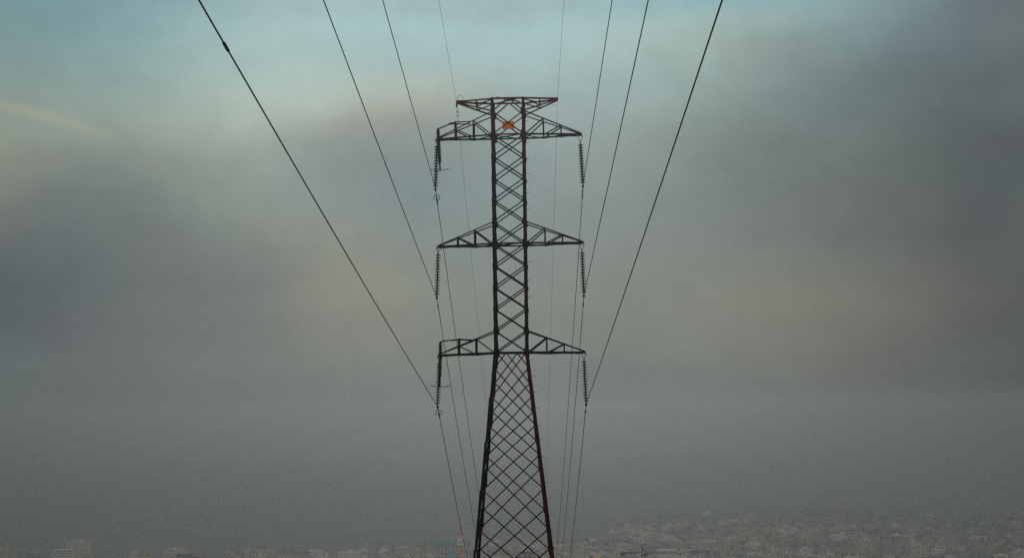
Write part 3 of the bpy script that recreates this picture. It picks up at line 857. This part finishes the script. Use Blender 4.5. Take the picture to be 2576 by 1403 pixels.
#GRID_BEGIN
GRID = [
 (0, [(0.2634,0.4717,0.4887),(0.2795,0.4860,0.5237),(0.2952,0.5047,0.5354),(0.3440,0.5508,0.5850),(0.4173,0.6276,0.6592),(0.4849,0.6848,0.7125),(0.5085,0.7253,0.7453),(0.5204,0.7452,0.7756),(0.4774,0.7004,0.7245),(0.4806,0.6974,0.7304),(0.4619,0.6736,0.7010),(0.4677,0.6778,0.7154),(0.4509,0.6945,0.7161),(0.4330,0.6980,0.7313),(0.3658,0.6587,0.6973),(0.3711,0.6264,0.6690),(0.3392,0.6069,0.6483),(0.3106,0.4827,0.5132),(0.2796,0.3822,0.4127),(0.2693,0.3527,0.3686),(0.2601,0.3226,0.3223)]),
 (60, [(0.2865,0.4607,0.4724),(0.2866,0.4865,0.5051),(0.3119,0.5133,0.5442),(0.3654,0.5931,0.6121),(0.4540,0.6953,0.7066),(0.5333,0.7488,0.7540),(0.5476,0.7776,0.7703),(0.5493,0.7882,0.7932),(0.5280,0.7721,0.7770),(0.5224,0.7566,0.7684),(0.5256,0.7622,0.7768),(0.5202,0.7609,0.7678),(0.5325,0.7537,0.7522),(0.5477,0.7476,0.7322),(0.5184,0.7111,0.6631),(0.4538,0.6261,0.5882),(0.3875,0.5595,0.5582),(0.3074,0.4467,0.4710),(0.2270,0.3238,0.3491),(0.1897,0.2498,0.2807),(0.1876,0.2292,0.2462)]),
 (125, [(0.3162,0.4606,0.4616),(0.3191,0.4881,0.4979),(0.3414,0.5105,0.5189),(0.3903,0.5883,0.5839),(0.4968,0.7097,0.6963),(0.5609,0.7651,0.7313),(0.5734,0.7776,0.7445),(0.5650,0.7733,0.7418),(0.5486,0.7496,0.7363),(0.5443,0.7495,0.7437),(0.5398,0.7723,0.7729),(0.5315,0.7536,0.7440),(0.5360,0.7417,0.7311),(0.5654,0.7200,0.6843),(0.5296,0.6815,0.6371),(0.3926,0.5076,0.4723),(0.3187,0.4354,0.4314),(0.2583,0.3680,0.3904),(0.2063,0.2796,0.3022),(0.1935,0.2486,0.2672),(0.2069,0.2572,0.2608)]),
 (190, [(0.3456,0.4641,0.4465),(0.3530,0.4877,0.4754),(0.3639,0.5180,0.4986),(0.4213,0.5862,0.5587),(0.5240,0.7071,0.6615),(0.6049,0.7726,0.7151),(0.6329,0.7884,0.7067),(0.6271,0.7551,0.6721),(0.5945,0.7197,0.6378),(0.5486,0.7027,0.6601),(0.5104,0.6852,0.6660),(0.4977,0.6803,0.6713),(0.5019,0.6835,0.6669),(0.4955,0.6635,0.6388),(0.4471,0.5941,0.5603),(0.3282,0.4362,0.4181),(0.2632,0.3520,0.3502),(0.2259,0.3103,0.3186),(0.1867,0.2468,0.2627),(0.1662,0.2184,0.2323),(0.1741,0.2143,0.2254)]),
 (250, [(0.3722,0.4719,0.4312),(0.3807,0.4918,0.4422),(0.3903,0.5203,0.4706),(0.4438,0.5820,0.5259),(0.5373,0.6806,0.6017),(0.6361,0.7665,0.6770),(0.6089,0.7087,0.6238),(0.5811,0.6412,0.5495),(0.5643,0.6062,0.5081),(0.5020,0.5999,0.5449),(0.4530,0.5910,0.5694),(0.4620,0.6088,0.5912),(0.4607,0.6118,0.6026),(0.4550,0.5957,0.5748),(0.4046,0.5385,0.5037),(0.2791,0.3676,0.3561),(0.2249,0.3045,0.3041),(0.2008,0.2747,0.2852),(0.1781,0.2256,0.2379),(0.1597,0.2036,0.2102),(0.1705,0.2030,0.2136)]),
 (300, [(0.4010,0.4771,0.3934),(0.4092,0.4913,0.4236),(0.4048,0.4999,0.4407),(0.4591,0.5610,0.4845),(0.5408,0.6479,0.5575),(0.5740,0.6793,0.5805),(0.4987,0.5578,0.4947),(0.4218,0.4582,0.4111),(0.4293,0.4695,0.4233),(0.4168,0.4974,0.4691),(0.4036,0.5106,0.4941),(0.4275,0.5515,0.5290),(0.4425,0.5629,0.5550),(0.4141,0.5255,0.4975),(0.3618,0.4627,0.4264),(0.2598,0.3328,0.3231),(0.2180,0.2873,0.2823),(0.1985,0.2588,0.2680),(0.1746,0.2236,0.2262),(0.1612,0.1977,0.2070),(0.1799,0.2158,0.2141)]),
 (350, [(0.4042,0.4652,0.3868),(0.4012,0.4707,0.3957),(0.3816,0.4515,0.3937),(0.4227,0.4984,0.4191),(0.4975,0.5816,0.4916),(0.5188,0.6054,0.5183),(0.4154,0.4734,0.4239),(0.3544,0.3960,0.3734),(0.3453,0.4103,0.3852),(0.3598,0.4386,0.4216),(0.3700,0.4648,0.4497),(0.3854,0.4881,0.4786),(0.4024,0.4922,0.4805),(0.3693,0.4495,0.4208),(0.3247,0.3946,0.3629),(0.2373,0.2909,0.2843),(0.2160,0.2753,0.2680),(0.2110,0.2758,0.2687),(0.1722,0.2085,0.2118),(0.1389,0.1664,0.1777),(0.1591,0.1946,0.2018)]),
 (410, [(0.3702,0.4110,0.3367),(0.3260,0.3669,0.3258),(0.2937,0.3509,0.3214),(0.3431,0.3856,0.3418),(0.4079,0.4787,0.4098),(0.4271,0.4891,0.4427),(0.3852,0.4421,0.4121),(0.3246,0.3818,0.3729),(0.3032,0.3849,0.3870),(0.3220,0.4031,0.3970),(0.3399,0.4277,0.4238),(0.3623,0.4460,0.4354),(0.3636,0.4468,0.4290),(0.3427,0.4074,0.3886),(0.2959,0.3532,0.3318),(0.2398,0.2926,0.2765),(0.2189,0.2691,0.2567),(0.2036,0.2479,0.2391),(0.1698,0.2016,0.2016),(0.1382,0.1631,0.1667),(0.1355,0.1547,0.1664)]),
 (480, [(0.3122,0.3420,0.2906),(0.2475,0.2840,0.2654),(0.2350,0.2761,0.2701),(0.2852,0.3292,0.3059),(0.3744,0.4332,0.3740),(0.3784,0.4419,0.3947),(0.3759,0.4376,0.4029),(0.3342,0.4066,0.4004),(0.2833,0.3682,0.3751),(0.3077,0.3934,0.3895),(0.3185,0.4040,0.3970),(0.3368,0.4062,0.3997),(0.3352,0.3992,0.3858),(0.3086,0.3742,0.3511),(0.2736,0.3295,0.3117),(0.2374,0.2805,0.2643),(0.2129,0.2499,0.2365),(0.1889,0.2183,0.2175),(0.1535,0.1811,0.1809),(0.1235,0.1478,0.1498),(0.1401,0.1693,0.1710)]),
 (600, [(0.1942,0.2168,0.2184),(0.1833,0.2252,0.2279),(0.2024,0.2462,0.2488),(0.2413,0.2748,0.2617),(0.2597,0.2988,0.2805),(0.3192,0.3635,0.3140),(0.3756,0.4144,0.3391),(0.3819,0.4154,0.3584),(0.3288,0.3818,0.3576),(0.3120,0.3719,0.3553),(0.3154,0.3780,0.3627),(0.3202,0.3704,0.3456),(0.3154,0.3627,0.3357),(0.3172,0.3561,0.3313),(0.3021,0.3439,0.3190),(0.2592,0.2929,0.2679),(0.2197,0.2455,0.2308),(0.1841,0.2038,0.1950),(0.1484,0.1637,0.1623),(0.1179,0.1332,0.1390),(0.1375,0.1600,0.1595)]),
 (700, [(0.1475,0.1732,0.1866),(0.1481,0.1788,0.1899),(0.1826,0.2163,0.2214),(0.2107,0.2422,0.2361),(0.2228,0.2457,0.2381),(0.2473,0.2709,0.2686),(0.3335,0.3474,0.2973),(0.4251,0.4163,0.3193),(0.3483,0.3779,0.3136),(0.3206,0.3605,0.3151),(0.3219,0.3619,0.3258),(0.3307,0.3599,0.3268),(0.3180,0.3533,0.3122),(0.3193,0.3474,0.3085),(0.3181,0.3508,0.3008),(0.2879,0.3125,0.2715),(0.2528,0.2762,0.2382),(0.2190,0.2287,0.2049),(0.1662,0.1760,0.1668),(0.1380,0.1463,0.1482),(0.1493,0.1649,0.1686)]),
 (800, [(0.1380,0.1630,0.1791),(0.1465,0.1676,0.1786),(0.1824,0.2056,0.2141),(0.2080,0.2326,0.2242),(0.2341,0.2506,0.2407),(0.2662,0.2798,0.2576),(0.3036,0.3116,0.2709),(0.3447,0.3533,0.2893),(0.3283,0.3451,0.2881),(0.3114,0.3422,0.2960),(0.3049,0.3338,0.2928),(0.3036,0.3315,0.2982),(0.3034,0.3328,0.2873),(0.3075,0.3326,0.2832),(0.3207,0.3393,0.2882),(0.3237,0.3305,0.2583),(0.2963,0.2919,0.2242),(0.2445,0.2422,0.2034),(0.1834,0.1931,0.1708),(0.1350,0.1376,0.1298),(0.1470,0.1575,0.1551)]),
 (900, [(0.1784,0.2109,0.2187),(0.1795,0.2036,0.2054),(0.2076,0.2293,0.2265),(0.2251,0.2469,0.2320),(0.2412,0.2631,0.2467),(0.2694,0.2867,0.2615),(0.3089,0.3263,0.2834),(0.3183,0.3287,0.2891),(0.3056,0.3307,0.2853),(0.2871,0.3154,0.2811),(0.2814,0.3108,0.2807),(0.2883,0.3222,0.2842),(0.2757,0.2970,0.2648),(0.2824,0.3026,0.2671),(0.2895,0.3104,0.2688),(0.2897,0.2866,0.2528),(0.2484,0.2541,0.2236),(0.2127,0.2087,0.1884),(0.1749,0.1815,0.1699),(0.1321,0.1440,0.1339),(0.1247,0.1287,0.1391)]),
 (985, [(0.1628,0.1967,0.1951),(0.1728,0.2016,0.1956),(0.1720,0.1927,0.1902),(0.1936,0.2229,0.2013),(0.2125,0.2308,0.2169),(0.2277,0.2474,0.2511),(0.2470,0.2621,0.2256),(0.2779,0.2826,0.2564),(0.2491,0.2679,0.2423),(0.2402,0.2599,0.2348),(0.2268,0.2580,0.2294),(0.2451,0.2545,0.2510),(0.2155,0.2275,0.2106),(0.2246,0.2380,0.2178),(0.2500,0.2594,0.2344),(0.2238,0.2341,0.1943),(0.2053,0.2057,0.1746),(0.1626,0.1490,0.1349),(0.1133,0.1274,0.1009),(0.0749,0.0822,0.0842),(0.0818,0.0722,0.0843)]),
]
#GRID_END
AZ0, AZ1 = -24.0, 24.0
fac = math_('DIVIDE', math_('SUBTRACT', azw, AZ0), AZ1 - AZ0, clamp=True)
rows = []
for py, cols_ in GRID:
    cr = N('ShaderNodeValToRGB'); cr.color_ramp.interpolation = 'EASE' if False else 'B_SPLINE'
    els = cr.color_ramp.elements
    stops = [((math.degrees(math.atan((x - CX) / F)) - AZ0) / (AZ1 - AZ0), c) for x, c in zip(COLX, cols_)]
    els[0].position = stops[0][0]; els[0].color = (*stops[0][1], 1)
    els[1].position = stops[-1][0]; els[1].color = (*stops[-1][1], 1)
    for p_, c in stops[1:-1]:
        e = els.new(p_); e.color = (*c, 1)
    Lk(fac, cr.inputs[0]); rows.append((math.degrees(math.atan((HOR - py) / F)), cr.outputs[0]))
rows.reverse()   # from the horizon up
col = rows[0][1]
for (e0, _), (e1, c1) in zip(rows, rows[1:]):
    mr = N('ShaderNodeMapRange'); mr.interpolation_type = 'LINEAR'
    mr.inputs['From Min'].default_value = e0; mr.inputs['From Max'].default_value = e1; Lk(elw, mr.inputs['Value'])
    col = mix(mr.outputs[0], col, c1)
# fine unevenness of the cloud deck
v = math_('ADD', 1.0, math_('ADD', math_('MULTIPLY', math_('SUBTRACT', n3, .5), MOTT), math_('MULTIPLY', math_('SUBTRACT', n4, .5), MOTT * 0.8)))
cb = N('ShaderNodeCombineXYZ'); [Lk(v, cb.inputs[i]) for i in range(3)]
col = mix(1.0, col, cb.outputs[0], 'MULTIPLY')
# lit cream wisps
def wisp(px, py, sx, sy, tilt, c, amt, bend=0.0):
    global col
    a0 = math.degrees(math.atan((px - CX) / F)); e0 = math.degrees(math.atan((HOR - py) / F))
    sx = math.degrees(sx / F); sy = math.degrees(sy / F)
    da = math_('SUBTRACT', az, a0); de = math_('SUBTRACT', math_('SUBTRACT', el, e0), math_('MULTIPLY', da, tilt))
    if bend: de = math_('SUBTRACT', de, math_('MULTIPLY', math_('MULTIPLY', da, da), bend))
    de = math_('ADD', de, math_('MULTIPLY', math_('SUBTRACT', n3, .5), .5))
    q = math_('ADD', math_('POWER', math_('ABSOLUTE', math_('DIVIDE', da, sx)), 2.0), math_('POWER', math_('ABSOLUTE', math_('DIVIDE', de, sy)), 2.0))
    gss = math_('MULTIPLY', math_('POWER', 2.718, math_('MULTIPLY', q, -1.0)), amt)
    col = mix(gss, col, tuple(v / 2 ** EXPO for v in lin(c)))
wisp(60, 284, 130, 13, -0.16, (180, 175, 146), .34, -0.05)
wisp(200, 318, 90, 11, -0.22, (172, 170, 145), .20)
# above: the rest of the cloud deck, thinner overhead where blue sky shows
sky = N('ShaderNodeTexSky'); sky.sky_type = 'NISHITA'; sky.sun_disc = False; sky.sun_elevation = SUN_EL; sky.sun_rotation = SUN_AZ
nis = N('ShaderNodeMix'); nis.data_type = 'RGBA'; nis.blend_type = 'MULTIPLY'; nis.inputs[0].default_value = 1; Lk(sky.outputs[0], nis.inputs[6]); nis.inputs[7].default_value = (.05, .05, .05, 1)
cl = math_('MULTIPLY', math_('SUBTRACT', n1, .38), 4.0, clamp=True)
over = mix(cl, nis.outputs[2], (0.11, 0.115, 0.115))
mu = N('ShaderNodeMapRange'); mu.interpolation_type = 'SMOOTHSTEP'; mu.inputs['From Min'].default_value = 13.5; mu.inputs['From Max'].default_value = 32; Lk(el, mu.inputs['Value'])
col = mix(mu.outputs[0], col, over)
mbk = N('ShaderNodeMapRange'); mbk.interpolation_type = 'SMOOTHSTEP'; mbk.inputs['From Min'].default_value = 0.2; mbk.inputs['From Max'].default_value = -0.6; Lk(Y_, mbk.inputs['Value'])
BACK_FILL = (1.0, 0.97, 0.90)  # unseen sky behind the camera, brightened to light house fronts and orange plate
col = mix(mbk.outputs[0], col, BACK_FILL)
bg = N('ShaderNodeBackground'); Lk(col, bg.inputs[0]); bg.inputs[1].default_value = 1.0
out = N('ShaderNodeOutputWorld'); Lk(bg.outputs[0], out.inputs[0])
w.cycles.sampling_method = 'NONE'

# ------------------------------------------------------------------ render settings
vs = sc.view_settings; vs.view_transform = 'Standard'; vs.look = 'None'; vs.exposure = EXPO; vs.gamma = 1; vs.use_curve_mapping = False
cy = sc.cycles
cy.use_denoising = False; cy.sample_clamp_direct = 0.9; cy.sample_clamp_indirect = 0.5
cy.max_bounces = 4; cy.diffuse_bounces = 2; cy.volume_bounces = 1; cy.transparent_max_bounces = 8
cy.use_adaptive_sampling = False; cy.use_light_tree = False
sc.render.filter_size = 1.5
